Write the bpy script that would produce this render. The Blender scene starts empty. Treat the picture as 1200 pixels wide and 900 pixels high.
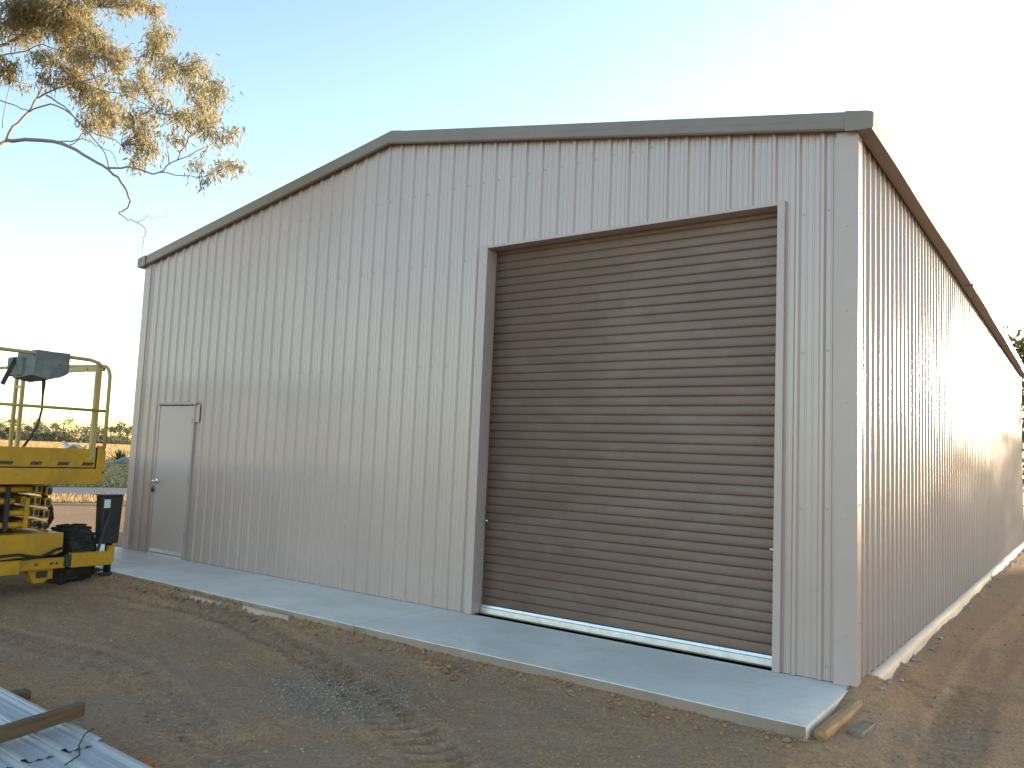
import bpy, bmesh, math, random
import numpy as np
from mathutils import Vector, Matrix

sc = bpy.context.scene
col = sc.collection
R = math.radians
random.seed(4)
rng = np.random.default_rng(4)

# ------------------------------------------------------------------ camera
CAM = np.array([1.4431, -6.3406, 1.5480])
YAW, PIT, ROL, FPX = 0.626846, 0.089744, 0.041867, 944.344
FW = np.array([-math.sin(YAW)*math.cos(PIT), math.cos(YAW)*math.cos(PIT), math.sin(PIT)])
RT0 = np.array([math.cos(YAW), math.sin(YAW), 0.0])
UP0 = np.cross(RT0, FW)
RT = RT0*math.cos(ROL) + UP0*math.sin(ROL)
UP = -RT0*math.sin(ROL) + UP0*math.cos(ROL)
cam_d = bpy.data.cameras.new('camera')
cam_o = bpy.data.objects.new('camera', cam_d)
col.objects.link(cam_o)
m = Matrix.Identity(4)
for i in range(3):
    m[i][0], m[i][1], m[i][2], m[i][3] = RT[i], UP[i], -FW[i], CAM[i]
cam_o.matrix_world = m
cam_d.sensor_width = 36.0
cam_d.lens = 36.0*FPX/1200.0
cam_d.clip_start = 0.05
cam_d.clip_end = 6000.0
sc.camera = cam_o

def at(px, py, D):
    d = FW + RT*(px-600)/FPX - UP*(py-450)/FPX
    return CAM + d*D

# ------------------------------------------------------------------ light
SUN_EL, SUN_AZ = R(5.8), R(12.4)          # azimuth measured from +y towards +x
w = bpy.data.worlds.new('World'); sc.world = w; w.use_nodes = True
nt = w.node_tree; nt.nodes.clear()
o_ = nt.nodes.new('ShaderNodeOutputWorld'); bg = nt.nodes.new('ShaderNodeBackground')
sky = nt.nodes.new('ShaderNodeTexSky'); sky.sky_type = 'NISHITA'; sky.sun_disc = False
sky.sun_elevation = SUN_EL; sky.sun_rotation = SUN_AZ
sky.altitude = 100; sky.air_density = 0.8; sky.dust_density = 0.5; sky.ozone_density = 0.75
bg.inputs['Strength'].default_value = 0.15
nt.links.new(sky.outputs[0], bg.inputs[0]); nt.links.new(bg.outputs[0], o_.inputs[0])
sd = bpy.data.lights.new('sun', 'SUN'); sd.energy = 3.6; sd.angle = R(0.5); sd.color = (1.0, 0.80, 0.56)
so = bpy.data.objects.new('sun', sd); col.objects.link(so)
sdir = Vector((math.sin(SUN_AZ)*math.cos(SUN_EL), math.cos(SUN_AZ)*math.cos(SUN_EL), math.sin(SUN_EL)))
so.rotation_euler = (-sdir).to_track_quat('-Z', 'Y').to_euler()
so.location = (20, 60, 30)
sc.view_settings.view_transform = 'Standard'; sc.view_settings.look = 'None'
sc.view_settings.gamma = 1.0; sc.view_settings.use_curve_mapping = False
sc.view_settings.exposure = 2.15

# ------------------------------------------------------------------ helpers
OFF = {}                                       # world offset of each object used as a parent

class MB:
    def __init__(s): s.v = []; s.f = []; s.sm = []
    def add(s, vs, fs, smooth=False):
        b = len(s.v); s.v += [tuple(map(float, p)) for p in vs]
        for f in fs: s.f.append(tuple(b+i for i in f)); s.sm.append(smooth)
        return s
    def box(s, x0, x1, y0, y1, z0, z1):
        vs = [(x, y, z) for z in (z0, z1) for y in (y0, y1) for x in (x0, x1)]
        return s.add(vs, [(0,2,3,1),(4,5,7,6),(0,1,5,4),(2,6,7,3),(0,4,6,2),(1,3,7,5)])
    def bar(s, a, b, wd, ht, up=(0,0,1)):
        a = Vector(a); b = Vector(b); d = (b-a).normalized(); u = Vector(up)
        sd = d.cross(u).normalized(); u = sd.cross(d).normalized()
        vs = []
        for p in (a, b):
            for i, j in ((-1,-1),(1,-1),(1,1),(-1,1)): vs.append(p + sd*wd/2*i + u*ht/2*j)
        return s.add(vs, [(3,2,1,0),(4,5,6,7),(0,1,5,4),(1,2,6,5),(2,3,7,6),(3,0,4,7)])
    def tube(s, pts, rad, n=8, cap=True):
        pts = [Vector(p) for p in pts]
        if not hasattr(rad, '__len__'): rad = [rad]*len(pts)
        vs = []; prev = None
        for i, p in enumerate(pts):
            t = (pts[min(i+1, len(pts)-1)] - pts[max(i-1, 0)]).normalized()
            if prev is None:
                u = t.cross(Vector((0,0,1)) if abs(t.z) < .9 else Vector((1,0,0))).normalized()
            else:
                u = (prev - t*prev.dot(t)).normalized()
            prev = u; v = t.cross(u)
            for k in range(n):
                a = 2*math.pi*k/n
                vs.append(p + (u*math.cos(a) + v*math.sin(a))*rad[i])
        fs = [(i*n+k, i*n+(k+1) % n, (i+1)*n+(k+1) % n, (i+1)*n+k) for i in range(len(pts)-1) for k in range(n)]
        s.add(vs, fs, True)
        if cap:
            b = len(s.v)-len(vs)
            s.f += [tuple(b+k for k in reversed(range(n))), tuple(b+(len(pts)-1)*n+k for k in range(n))]; s.sm += [False, False]
        return s
    def prism(s, poly, ax, a0, a1):
        """poly: 2-D outline; ax: extrusion axis; other two axes in xyz order"""
        n = len(poly); vs = []
        for a in (a0, a1):
            for p in poly:
                q = list(p); q.insert(ax, a); vs.append(q)
        return s.add(vs, [tuple(range(n))[::-1], tuple(range(n, 2*n))] + [(i, (i+1) % n, n+(i+1) % n, n+i) for i in range(n)])
    def lathe(s, prof, c, ax, n=24):
        """prof: (along, radius) list"""
        vs = []; o = [i for i in range(3) if i != ax]
        for a, r in prof:
            for k in range(n):
                q = [0, 0, 0]; q[ax] = c[ax]+a; t = 2*math.pi*k/n
                q[o[0]] = c[o[0]]+r*math.cos(t); q[o[1]] = c[o[1]]+r*math.sin(t); vs.append(q)
        m_ = len(prof)
        fs = [(i*n+k, i*n+(k+1) % n, (i+1)*n+(k+1) % n, (i+1)*n+k) for i in range(m_-1) for k in range(n)]
        fs += [tuple(range(n))[::-1], tuple((m_-1)*n+k for k in range(n))]
        return s.add(vs, fs, True)

def link(name, me, parent=None, loc=(0,0,0)):
    o = bpy.data.objects.new(name, me); col.objects.link(o); o.location = loc
    if parent is not None: o.parent = parent
    return o

def obj(name, mb, mat, parent=None, bevel=0, fixn=True):
    off = Vector((0,0,0)) if parent is None else OFF[parent.name]
    me = bpy.data.meshes.new(name)
    me.from_pydata([tuple(Vector(p)-off) for p in mb.v], [], mb.f)
    me.polygons.foreach_set('use_smooth', mb.sm)
    if fixn:
        bm = bmesh.new(); bm.from_mesh(me); bmesh.ops.recalc_face_normals(bm, faces=bm.faces[:]); bm.to_mesh(me); bm.free()
    me.materials.append(mat); me.update()
    o = link(name, me, parent); OFF[o.name] = off
    if bevel:
        b = o.modifiers.new('bevel', 'BEVEL'); b.width = bevel; b.segments = 2; b.limit_method = 'ANGLE'
    return o

def thing(name, label, cat, loc, group=None):
    o = bpy.data.objects.new(name, None); col.objects.link(o); o.location = loc
    o.empty_display_size = .2; OFF[o.name] = Vector(loc)
    return tag(o, label, cat, group)

def tag(o, label, cat, group=None):
    o['label'] = label; o['category'] = cat
    if group: o['group'] = group
    return o

# ------------------------------------------------------------------ value noise (numpy)
def vnoise(x, y, seed=0):
    x = np.asarray(x, float); y = np.asarray(y, float)
    xi = np.floor(x).astype(np.int64); yi = np.floor(y).astype(np.int64)
    fx = x-xi; fy = y-yi; fx = fx*fx*(3-2*fx); fy = fy*fy*(3-2*fy)
    def h(a, b):
        n = (a*374761393 + b*668265263 + seed*974634777) & 0xffffffff
        n = ((n ^ (n >> 13))*1274126177) & 0xffffffff
        return ((n ^ (n >> 16)) & 0xffff)/32767.5 - 1
    return (h(xi,yi)*(1-fx)+h(xi+1,yi)*fx)*(1-fy) + (h(xi,yi+1)*(1-fx)+h(xi+1,yi+1)*fx)*fy

def sstep(a, b, x):
    t = np.clip((x-a)/(b-a), 0, 1); return t*t*(3-2*t)

W, HE, RISE, L = 9.8831, 4.1722, 0.8774, 17.075
AP = 1.177                                     # depth of the concrete apron
TRACKS = [((-7.6,-1.38),(-5.2,-1.42),(-3.5,-1.84),(-1.2,-2.9),(.4,-4.2)),
          ((1.1,14),(.75,6),(.62,2),(.7,-.8),(1.2,-3.)),
          ((2.6,14),(2.3,6),(2.1,2),(2.2,-1),(2.6,-3.)),
          ((-7.3,-3.2),(-4.6,-2.9),(-2.4,-3.5),(-.6,-4.8))]

def track_field(X, Y):
    Z = np.zeros_like(X)
    for ti, tr in enumerate(TRACKS):
        s0 = 0
        best = np.full(X.shape, 9.0); bs = np.zeros_like(X); bl = np.zeros_like(X)
        for (ax, ay), (bx, by) in zip(tr[:-1], tr[1:]):
            dx, dy = bx-ax, by-ay; ln = math.hypot(dx, dy)
            t = np.clip(((X-ax)*dx+(Y-ay)*dy)/(ln*ln), 0, 1)
            qx, qy = X-ax-dx*t, Y-ay-dy*t
            d = np.hypot(qx, qy); lat = (dx*(Y-ay)-dy*(X-ax))/ln
            u = d < best; best = np.where(u, d, best); bs = np.where(u, s0+t*ln, bs); bl = np.where(u, lat, bl)
            s0 += ln
        wgt = 1-sstep(.14, .2, best)
        lug = np.sin((bs + .35*np.abs(bl))*2*math.pi/.125)
        amp = (1.15 if ti == 0 else .55)+.5*vnoise(X*.9+ti*7, Y*.9, 31)
        Z += wgt*(np.clip(lug*1.6, -1, 1)*.015*amp - .008) + .012*np.exp(-((best-.21)/.05)**2)*amp
    return Z

def gz(X, Y):
    X = np.asarray(X, float); Y = np.asarray(Y, float)
    Z = np.full(X.shape, -.15)
    # soil banked against the apron, highest at its left end
    edge = -.080 + .055*np.clip(-X/8.5, 0, 1)
    k = np.exp(-np.clip(-AP-Y, 0, 9)/.28)*(Y < .5)*(1-sstep(-.1, .6, X))*(X > -12)
    Z = Z + (edge+.15)*k
    # soil along the right wall
    kr = (X > -.3)*np.exp(-np.abs(np.clip(X-.05, 0, 9))/.35)*sstep(-.9, .2, Y)*(1-sstep(18, 22, Y))
    Z = Z + .075*kr*(1+.5*vnoise(Y*1.7, X*1.2, 5))
    # where the lift stands
    Z = Z - .06*np.exp(-(((X+9)/2.2)**4+((Y+2.4)/1.0)**4))
    r = np.hypot(X-CAM[0], Y-CAM[1])
    fade = 1-sstep(12, 30, r)
    lump = .020*vnoise(X*.7, Y*.7, 1) + .014*vnoise(X*2.1, Y*2.1, 2) + .010*vnoise(X*5.3, Y*5.3, 3) + .007*vnoise(X*12., Y*12., 4) + .005*vnoise(X*23., Y*23., 8)
    rough = .5 + .5*sstep(-.3, .5, vnoise(X*.5+3, Y*.5, 9))
    near = np.where((Y > -AP-.25) & (X < .3) & (Y < .5), .45, 1.0)
    Z = Z + fade*near*lump*rough + fade*track_field(X, Y)
    # crust cracked and lifted beside the wheel mark
    c = np.hypot(X+2.55, (Y+1.55)*1.0)
    Z = Z + .035*np.exp(-(((X+2.62)/.26)**2+((Y+1.42+.25*(X+2.6))/.06)**2))
    Z = np.where((X > -11.2) & (X < -.02) & (Y > -AP+.05) & (Y < L), np.minimum(Z, -.12), Z)
    return Z

def gz1(x, y): return float(gz(np.array([x]), np.array([y]))[0])

# ------------------------------------------------------------------ materials
def newmat(name):
    mt = bpy.data.materials.new(name); mt.use_nodes = True
    n = mt.node_tree; b = n.nodes['Principled BSDF']
    return mt, n, b

def ramp(n, fac, stops):
    r = n.nodes.new('ShaderNodeValToRGB'); e = r.color_ramp.elements
    while len(e) < len(stops): e.new(.5)
    for i, (p, c) in enumerate(stops): e[i].position = p; e[i].color = (*c, 1)
    n.links.new(fac, r.inputs[0]); return r.outputs[0]

def noise(n, scale, detail=4, rough=.6, vec=None, dist=0):
    t = n.nodes.new('ShaderNodeTexNoise'); t.inputs['Scale'].default_value = scale
    t.inputs['Detail'].default_value = detail; t.inputs['Roughness'].default_value = rough
    t.inputs['Distortion'].default_value = dist
    if vec is not None: n.links.new(vec, t.inputs['Vector'])
    return t

def coords(n, scale=(1,1,1)):
    g = n.nodes.new('ShaderNodeNewGeometry')
    mp = n.nodes.new('ShaderNodeMapping'); mp.inputs['Scale'].default_value = scale
    n.links.new(g.outputs['Position'], mp.inputs['Vector'])
    return mp.outputs[0]

def mixc(n, fac, a, b):
    x = n.nodes.new('ShaderNodeMix'); x.data_type = 'RGBA'
    for k, v in ((0, fac), (6, a), (7, b)):
        if hasattr(v, 'links') or hasattr(v, 'is_linked'): n.links.new(v, x.inputs[k])
        else: x.inputs[k].default_value = v if k == 0 else (*v, 1)
    return x.outputs[2]

def bump(n, b, h, strength, dist):
    bp = n.nodes.new('ShaderNodeBump'); bp.inputs['Strength'].default_value = strength
    bp.inputs['Distance'].default_value = dist
    n.links.new(h, bp.inputs['Height']); n.links.new(bp.outputs[0], b.inputs['Normal'])

def painted(name, c, rough=.4, var=.12, scale=3.0, grime=None, spec=.5, bmp=.0, gscale=1.2, gamt=.35, stretch=(1,1,1)):
    mt, n, b = newmat(name); v = coords(n, stretch)
    t = noise(n, scale, 5, .65, v)
    lo = tuple(x*(1-var) for x in c); hi = tuple(min(1, x*(1+var)) for x in c)
    cc = ramp(n, t.outputs['Fac'], [(.3, lo), (.7, hi)])
    if grime:
        g = noise(n, gscale, 6, .7, v, .6)
        f = ramp(n, g.outputs['Fac'], [(.48, (0,0,0)), (.75, (gamt,)*3)])
        cc = mixc(n, f, cc, grime)
    n.links.new(cc, b.inputs['Base Color'])
    b.inputs['Roughness'].default_value = rough
    b.inputs['Specular IOR Level'].default_value = spec
    rr = n.nodes.new('ShaderNodeMapRange'); n.links.new(t.outputs['Fac'], rr.inputs[0])
    rr.inputs[3].default_value = max(.03, rough-.06); rr.inputs[4].default_value = rough+.08
    n.links.new(rr.outputs[0], b.inputs['Roughness'])
    if bmp: bump(n, b, t.outputs['Fac'], .5, bmp)
    return mt

def steel_wall(name, c):
    """pre-painted steel sheet: slightly wavy between the fixings"""
    mt, n, b = newmat(name)
    v = coords(n)
    t = noise(n, 1.6, 5, .6, coords(n, (1, 1, .35)))
    lo = tuple(x*.94 for x in c); hi = tuple(x*1.04 for x in c)
    cc = ramp(n, t.outputs['Fac'], [(.3, lo), (.7, hi)])
    g = noise(n, 7, 6, .75, coords(n, (1,1,.18)))
    f = ramp(n, g.outputs['Fac'], [(.52, (0,0,0)), (.85, (.2,)*3)])
    cc = mixc(n, f, cc, (.36,.32,.27))
    # splashed soil in the lowest quarter metre
    sx = n.nodes.new('ShaderNodeSeparateXYZ'); n.links.new(v, sx.inputs[0])
    mr = n.nodes.new('ShaderNodeMapRange'); n.links.new(sx.outputs[2], mr.inputs[0])
    mr.inputs[1].default_value = 0; mr.inputs[2].default_value = .32; mr.inputs[3].default_value = .42; mr.inputs[4].default_value = 0
    sp = noise(n, 30, 6, .8, v); mm = n.nodes.new('ShaderNodeMath'); mm.operation = 'MULTIPLY'
    n.links.new(mr.outputs[0], mm.inputs[0]); n.links.new(sp.outputs['Fac'], mm.inputs[1])
    cc = mixc(n, mm.outputs[0], cc, (.27,.20,.14))
    n.links.new(cc, b.inputs['Base Color'])
    b.inputs['Roughness'].default_value = .32; b.inputs['Specular IOR Level'].default_value = 1.0
    u = noise(n, .8, 2, .5, coords(n, (1,1,1.6)))
    bump(n, b, u.outputs['Fac'], .2, .02)
    return mt

M = {}
M['cream'] = steel_wall('cream_steel', (.445,.345,.315))
M['trim'] = painted('cream_trim', (.45,.351,.325), .32, .05, 2, grime=(.3,.26,.2), gamt=.15)
M['bronze'] = painted('bronze_steel', (.20,.163,.135), .42, .08, 3, grime=(.32,.28,.22), gamt=.2, gscale=2)
M['bronze_door'] = painted('bronze_curtain', (.17,.105,.077), .5, .10, 2.2, grime=(.26,.22,.17), gamt=.4, gscale=1.4, stretch=(1,1,2.5))
M['galv'] = painted('galvanised', (.72,.73,.74), .32, .1, 14)
M['galv'].node_tree.nodes['Principled BSDF'].inputs['Metallic'].default_value = .85
M['dark'] = painted('black_void', (.012,.012,.012), .8, .2, 4)
M['seal'] = painted('grey_seal', (.16,.16,.16), .7, .1, 9)
M['rubber'] = painted('tyre_rubber', (.022,.021,.02), .85, .3, 9, grime=(.13,.10,.075), gamt=.6, gscale=5)
M['yellow'] = painted('lift_yellow', (.60,.315,.016), .45, .10, 5, grime=(.20,.13,.06), gamt=.55, gscale=3)
M['rail'] = painted('rail_yellow', (.50,.345,.10), .5, .10, 8, grime=(.45,.40,.30), gamt=.7, gscale=4)
M['lift_dark'] = painted('lift_dark', (.035,.035,.034), .55, .3, 8, grime=(.12,.10,.08), gamt=.4)
M['lift_black'] = painted('jack_black', (.016,.017,.017), .42, .2, 5, grime=(.07,.065,.06), gamt=.4)
M['canvas'] = painted('grey_canvas', (.17,.185,.17), .85, .18, 14, grime=(.3,.29,.26), gamt=.4, gscale=5, bmp=.01)
M['sticker'] = painted('sticker', (.75,.74,.72), .5, .03, 3)
M['decal'] = painted('decal_black', (.03,.028,.026), .5, .3, 30)
M['white'] = painted('white_rag', (.72,.73,.75), .8, .08, 10)
M['chrome'] = painted('handle_metal', (.75,.74,.72), .22, .05, 5)
M['chrome'].node_tree.nodes['Principled BSDF'].inputs['Metallic'].default_value = 1
M['rope'] = painted('hose_black', (.02,.02,.02), .5, .2, 10)

def concrete(name, c):
    mt, n, b = newmat(name); v = coords(n)
    t = noise(n, 1.1, 6, .65, v, .4); t2 = noise(n, 60, 4, .7, v); t3 = noise(n, 5, 6, .7, v, .8)
    cc = ramp(n, t.outputs['Fac'], [(.3, tuple(x*.80 for x in c)), (.7, tuple(x*1.10 for x in c))])
    f = ramp(n, t3.outputs['Fac'], [(.50, (0,0,0)), (.72, (.7,)*3)])
    cc = mixc(n, f, cc, tuple(x*y for x, y in zip(c, (.82,.74,.66))))
    f2 = ramp(n, t2.outputs['Fac'], [(.35, (.25,)*3), (.6, (0,0,0))])
    cc = mixc(n, f2, cc, tuple(x*.6 for x in c))
    n.links.new(cc, b.inputs['Base Color']); b.inputs['Roughness'].default_value = .58
    ad = n.nodes.new('ShaderNodeMath'); ad.operation = 'ADD'
    n.links.new(t2.outputs['Fac'], ad.inputs[0]); n.links.new(t3.outputs['Fac'], ad.inputs[1])
    bump(n, b, ad.outputs[0], .25, .004)
    return mt
M['concrete'] = concrete('concrete', (.74,.715,.645))
M['stained'] = concrete('stained_concrete', (.30,.215,.15))
M['spill'] = concrete('spilled_concrete', (.46,.37,.29))
M['footing'] = concrete('footing_concrete', (.40,.37,.335))

def timber(name, c):
    mt, n, b = newmat(name)
    tc = n.nodes.new('ShaderNodeTexCoord'); mp = n.nodes.new('ShaderNodeMapping')
    n.links.new(tc.outputs['Object'], mp.inputs[0]); mp.inputs['Scale'].default_value = (9, 9, 9)
    wv = n.nodes.new('ShaderNodeTexNoise'); mp2 = n.nodes.new('ShaderNodeMapping'); mp2.inputs['Scale'].default_value = (45, 3, 45)
    n.links.new(tc.outputs['Object'], mp2.inputs[0]); n.links.new(mp2.outputs[0], wv.inputs[0]); wv.inputs['Scale'].default_value = 1; wv.inputs['Detail'].default_value = 6
    cc = ramp(n, wv.outputs['Fac'], [(.3, tuple(x*.6 for x in c)), (.7, tuple(x*1.2 for x in c))])
    g = noise(n, 1.0, 5, .7, mp.outputs[0], .5)
    f = ramp(n, g.outputs['Fac'], [(.5, (0,0,0)), (.75, (.5,)*3)])
    cc = mixc(n, f, cc, tuple(x*.45 for x in c))
    n.links.new(cc, b.inputs['Base Color']); b.inputs['Roughness'].default_value = .8
    bump(n, b, wv.outputs['Fac'], .4, .004)
    return mt
M['pine'] = timber('pine_timber', (.36,.21,.095))
M['timber'] = timber('dark_timber', (.15,.085,.042))
M['grey_timber'] = timber('grey_timber', (.26,.195,.135))
M['orange_timber'] = timber('orange_timber', (.34,.15,.045))

def soil():
    mt, n, b = newmat('dirt'); v = coords(n)
    a = noise(n, .55, 5, .6, v, .6); c = noise(n, 3.1, 6, .7, v, .5); d = noise(n, 26, 6, .75, v); e = noise(n, 110, 3, .7, v)
    base = ramp(n, a.outputs['Fac'], [(.30, (.34,.215,.13)), (.5, (.48,.27,.145)), (.70, (.58,.325,.165))])
    f = ramp(n, c.outputs['Fac'], [(.35, (0,0,0)), (.72, (.6,)*3)])
    base = mixc(n, f, base, (.56,.335,.175))
    f = ramp(n, d.outputs['Fac'], [(.38, (.55,)*3), (.56, (0,0,0))])
    base = mixc(n, f, base, (.25,.155,.09))
    f = ramp(n, e.outputs['Fac'], [(.60, (0,0,0)), (.72, (.45,)*3)])
    base = mixc(n, f, base, (.48,.32,.2))
    # greyer, stonier stretches
    q = noise(n, .9, 5, .65, v, 1.2)
    f = ramp(n, q.outputs['Fac'], [(.42, (0,0,0)), (.64, (.75,)*3)])
    base = mixc(n, f, base, (.35,.25,.175))
    # grit: every grain its own tone
    vo = n.nodes.new('ShaderNodeTexVoronoi'); vo.inputs['Scale'].default_value = 75; n.links.new(v, vo.inputs['Vector'])
    sp = n.nodes.new('ShaderNodeSeparateColor'); n.links.new(vo.outputs['Color'], sp.inputs[0])
    gc = ramp(n, sp.outputs[0], [(.0, (.19,.125,.08)), (.55, (.44,.28,.16)), (1, (.60,.42,.27))])
    f = ramp(n, sp.outputs[1], [(.35, (0,0,0)), (.8, (.6,)*3)])
    base = mixc(n, f, base, gc)
    n.links.new(base, b.inputs['Base Color']); b.inputs['Roughness'].default_value = .95
    b.inputs['Specular IOR Level'].default_value = .15
    ad = n.nodes.new('ShaderNodeMath'); ad.operation = 'ADD'
    n.links.new(d.outputs['Fac'], ad.inputs[0]); n.links.new(e.outputs['Fac'], ad.inputs[1])
    a2 = n.nodes.new('ShaderNodeMath'); a2.operation = 'ADD'; n.links.new(ad.outputs[0], a2.inputs[0]); n.links.new(sp.outputs[2], a2.inputs[1])
    bump(n, b, a2.outputs[0], 1.0, .012)
    return mt
M['soil'] = soil()

def varied(name, stops, scale=2., rough=.9, spec=.2, trans=0, bmp=0, sc2=None):
    """natural material with a colour that varies over the object and from piece to piece"""
    mt, n, b = newmat(name); v = coords(n)
    t = noise(n, scale, 5, .7, v)
    g = n.nodes.new('ShaderNodeNewGeometry')
    mx = n.nodes.new('ShaderNodeMath'); mx.operation = 'MULTIPLY_ADD'
    n.links.new(g.outputs['Random Per Island'], mx.inputs[0]); mx.inputs[1].default_value = .6
    md = n.nodes.new('ShaderNodeMath'); md.operation = 'MULTIPLY'; md.inputs[1].default_value = .55
    n.links.new(t.outputs['Fac'], md.inputs[0]); n.links.new(md.outputs[0], mx.inputs[2])
    cc = ramp(n, mx.outputs[0], stops)
    n.links.new(cc, b.inputs['Base Color']); b.inputs['Roughness'].default_value = rough
    b.inputs['Specular IOR Level'].default_value = spec
    if bmp: bump(n, b, t.outputs['Fac'], .6, bmp)
    if trans:
        tr = n.nodes.new('ShaderNodeBsdfTranslucent'); n.links.new(cc, tr.inputs[0])
        ms = n.nodes.new('ShaderNodeMixShader'); ms.inputs[0].default_value = trans
        n.links.new(b.outputs[0], ms.inputs[1]); n.links.new(tr.outputs[0], ms.inputs[2])
        n.links.new(ms.outputs[0], n.nodes['Material Output'].inputs[0])
    return mt
M['gravel'] = varied('gravel_stone', [(.15, (.19,.15,.12)), (.5, (.27,.22,.17)), (.85, (.36,.30,.24))], 8)
M['pebble'] = varied('pebble', [(.15, (.20,.12,.07)), (.5, (.33,.20,.11)), (.85, (.42,.30,.19))], 8)
M['clod'] = varied('soil_clod', [(.15, (.18,.11,.065)), (.5, (.31,.18,.10)), (.85, (.40,.225,.115))], 20, bmp=.01)
M['leaf'] = varied('gum_leaf', [(.15, (.19,.195,.13)), (.45, (.295,.265,.145)), (.8, (.45,.345,.16))], 1.3, .5, .4, .5)
M['bark'] = varied('gum_bark', [(.2, (.14,.115,.10)), (.5, (.25,.205,.18)), (.8, (.36,.30,.27))], 6, .85, .2, 0, .02)
M['far_leaf'] = varied('far_leaf', [(.15, (.10,.11,.07)), (.5, (.17,.165,.10)), (.85, (.25,.22,.125))], .15, .8, .2, .3)  # foliage paled so its colour stands in for haze over the distance
M['near_leaf'] = varied('olive_leaf', [(.15, (.05,.055,.025)), (.5, (.11,.10,.04)), (.85, (.20,.15,.05))], .4, .7, .3, .4)  # olive to yellowish leaf tones, spread at random
M['far_bark'] = varied('far_bark', [(.2, (.10,.085,.07)), (.8, (.2,.17,.14))], 3)
M['field'] = varied('dry_field', [(.1, (.30,.19,.09)), (.5, (.42,.27,.13)), (.9, (.5,.34,.17))], .05)
M['straw'] = varied('dry_straw', [(.15, (.34,.22,.10)), (.5, (.48,.32,.15)), (.85, (.62,.45,.24))], .12, .9, .1, .35)
M['lawn'] = varied('lawn', [(.1, (.055,.066,.034)), (.6, (.08,.09,.047)), (.9, (.12,.12,.06))], .4)
M['grass'] = varied('green_grass', [(.15, (.05,.062,.03)), (.5, (.075,.09,.042)), (.85, (.12,.125,.06))], .5, .8, .2, .3)
M['road'] = varied('gravel_road', [(.1, (.12,.118,.115)), (.6, (.16,.155,.15)), (.9, (.2,.19,.18))], 1.5)
M['verge'] = varied('dry_verge', [(.1, (.26,.19,.11)), (.5, (.36,.265,.16)), (.9, (.44,.34,.22))], 1.2)
M['spiky'] = varied('spiky_leaf', [(.15, (.03,.05,.03)), (.5, (.055,.08,.045)), (.85, (.09,.11,.06))], 3, .6)
M['rock'] = varied('garden_rock', [(.15, (.14,.13,.12)), (.85, (.27,.25,.23))], 1.5, bmp=.05)

# ================================================================== GROUND
def axis(lo, hi, step, far_lo, far_hi, grow=1.16):
    a = list(np.arange(lo, hi+step/2, step)); s = step; x = hi
    while x < far_hi: s *= grow; x += s; a.append(x)
    s = step; x = lo; b = []
    while x > far_lo: s *= grow; x -= s; b.append(x)
    return np.array(b[::-1]+a)
gx = axis(-9.5, 3.0, .034, -3000, 3000)
gy = axis(-5.6, 1.0, .034, -3000, 3000)
GX, GY = np.meshgrid(gx, gy)
GZ = gz(GX, GY)
nx, ny = len(gx), len(gy)
vv = np.stack([GX.ravel(), GY.ravel(), GZ.ravel()], 1)
ii = (np.arange(ny-1)[:, None]*nx + np.arange(nx-1)[None, :]).ravel()
ff = np.stack([ii, ii+1, ii+nx+1, ii+nx], 1)
def np_mesh(name, v, f, smooth=False):
    me = bpy.data.meshes.new(name); k = f.shape[1]
    me.vertices.add(len(v)); me.vertices.foreach_set('co', v.astype(np.float32).ravel())
    me.loops.add(f.size); me.loops.foreach_set('vertex_index', f.astype(np.int32).ravel())
    me.polygons.add(len(f)); me.polygons.foreach_set('loop_start', np.arange(0, f.size, k, dtype=np.int32))
    me.polygons.foreach_set('loop_total', np.full(len(f), k, dtype=np.int32))
    me.update(calc_edges=True)
    me.polygons.foreach_set('use_smooth', np.full(len(f), smooth))
    return me
me = np_mesh('ground', vv, ff, True); me.materials.append(M['soil'])
ground = link('ground', me); ground['kind'] = 'structure'

# strips of land across the view to the left: direction E points away from the yard, T along the road
E_ = np.array([-.935, .355]); T_ = np.array([.355, .935]); C2 = CAM[:2]
def strip(name, d0, d1, t0, t1, z, mat, wob=.6, nt_=60):
    ts = np.linspace(t0, t1, nt_); vs = []
    for i, t in enumerate(ts):
        for q, d in ((0, d0), (1, d1)):
            dd = d + wob*float(vnoise(t*.11, q*9.+d*.37, 12))
            p = C2 + E_*dd + T_*t; vs.append((p[0], p[1], z))
    me = np_mesh(name, np.array(vs), np.array([(2*i, 2*i+1, 2*i+3, 2*i+2) for i in range(nt_-1)]), True)
    me.materials.append(mat); o = link(name, me); o['kind'] = 'structure'; return o
strip('field', 57, 2400, -900, 1600, -.140, M['field'], 3, 80)
strip('verge', 23.6, 27.0, -60, 160, -.130, M['verge'], .8)
strip('gravel_road', 26.6, 31.5, -60, 160, -.124, M['road'], .5)
# lawn: its far edge swings away to the right of the spiky plant
vs = []
for t in np.linspace(-14, 120, 60):
    for d in (31.2+.4*float(vnoise(t*.2, 3, 14)), 60+sstep(-6, 10, t)*16+1.5*float(vnoise(t*.15, 7, 15))):
        p = C2 + E_*d + T_*t; vs.append((p[0], p[1], -.118))
me = np_mesh('lawn', np.array(vs), np.array([(2*i, 2*i+1, 2*i+3, 2*i+2) for i in range(59)]), True)
me.materials.append(M['lawn']); lawn = link('lawn', me); lawn['kind'] = 'structure'

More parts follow.
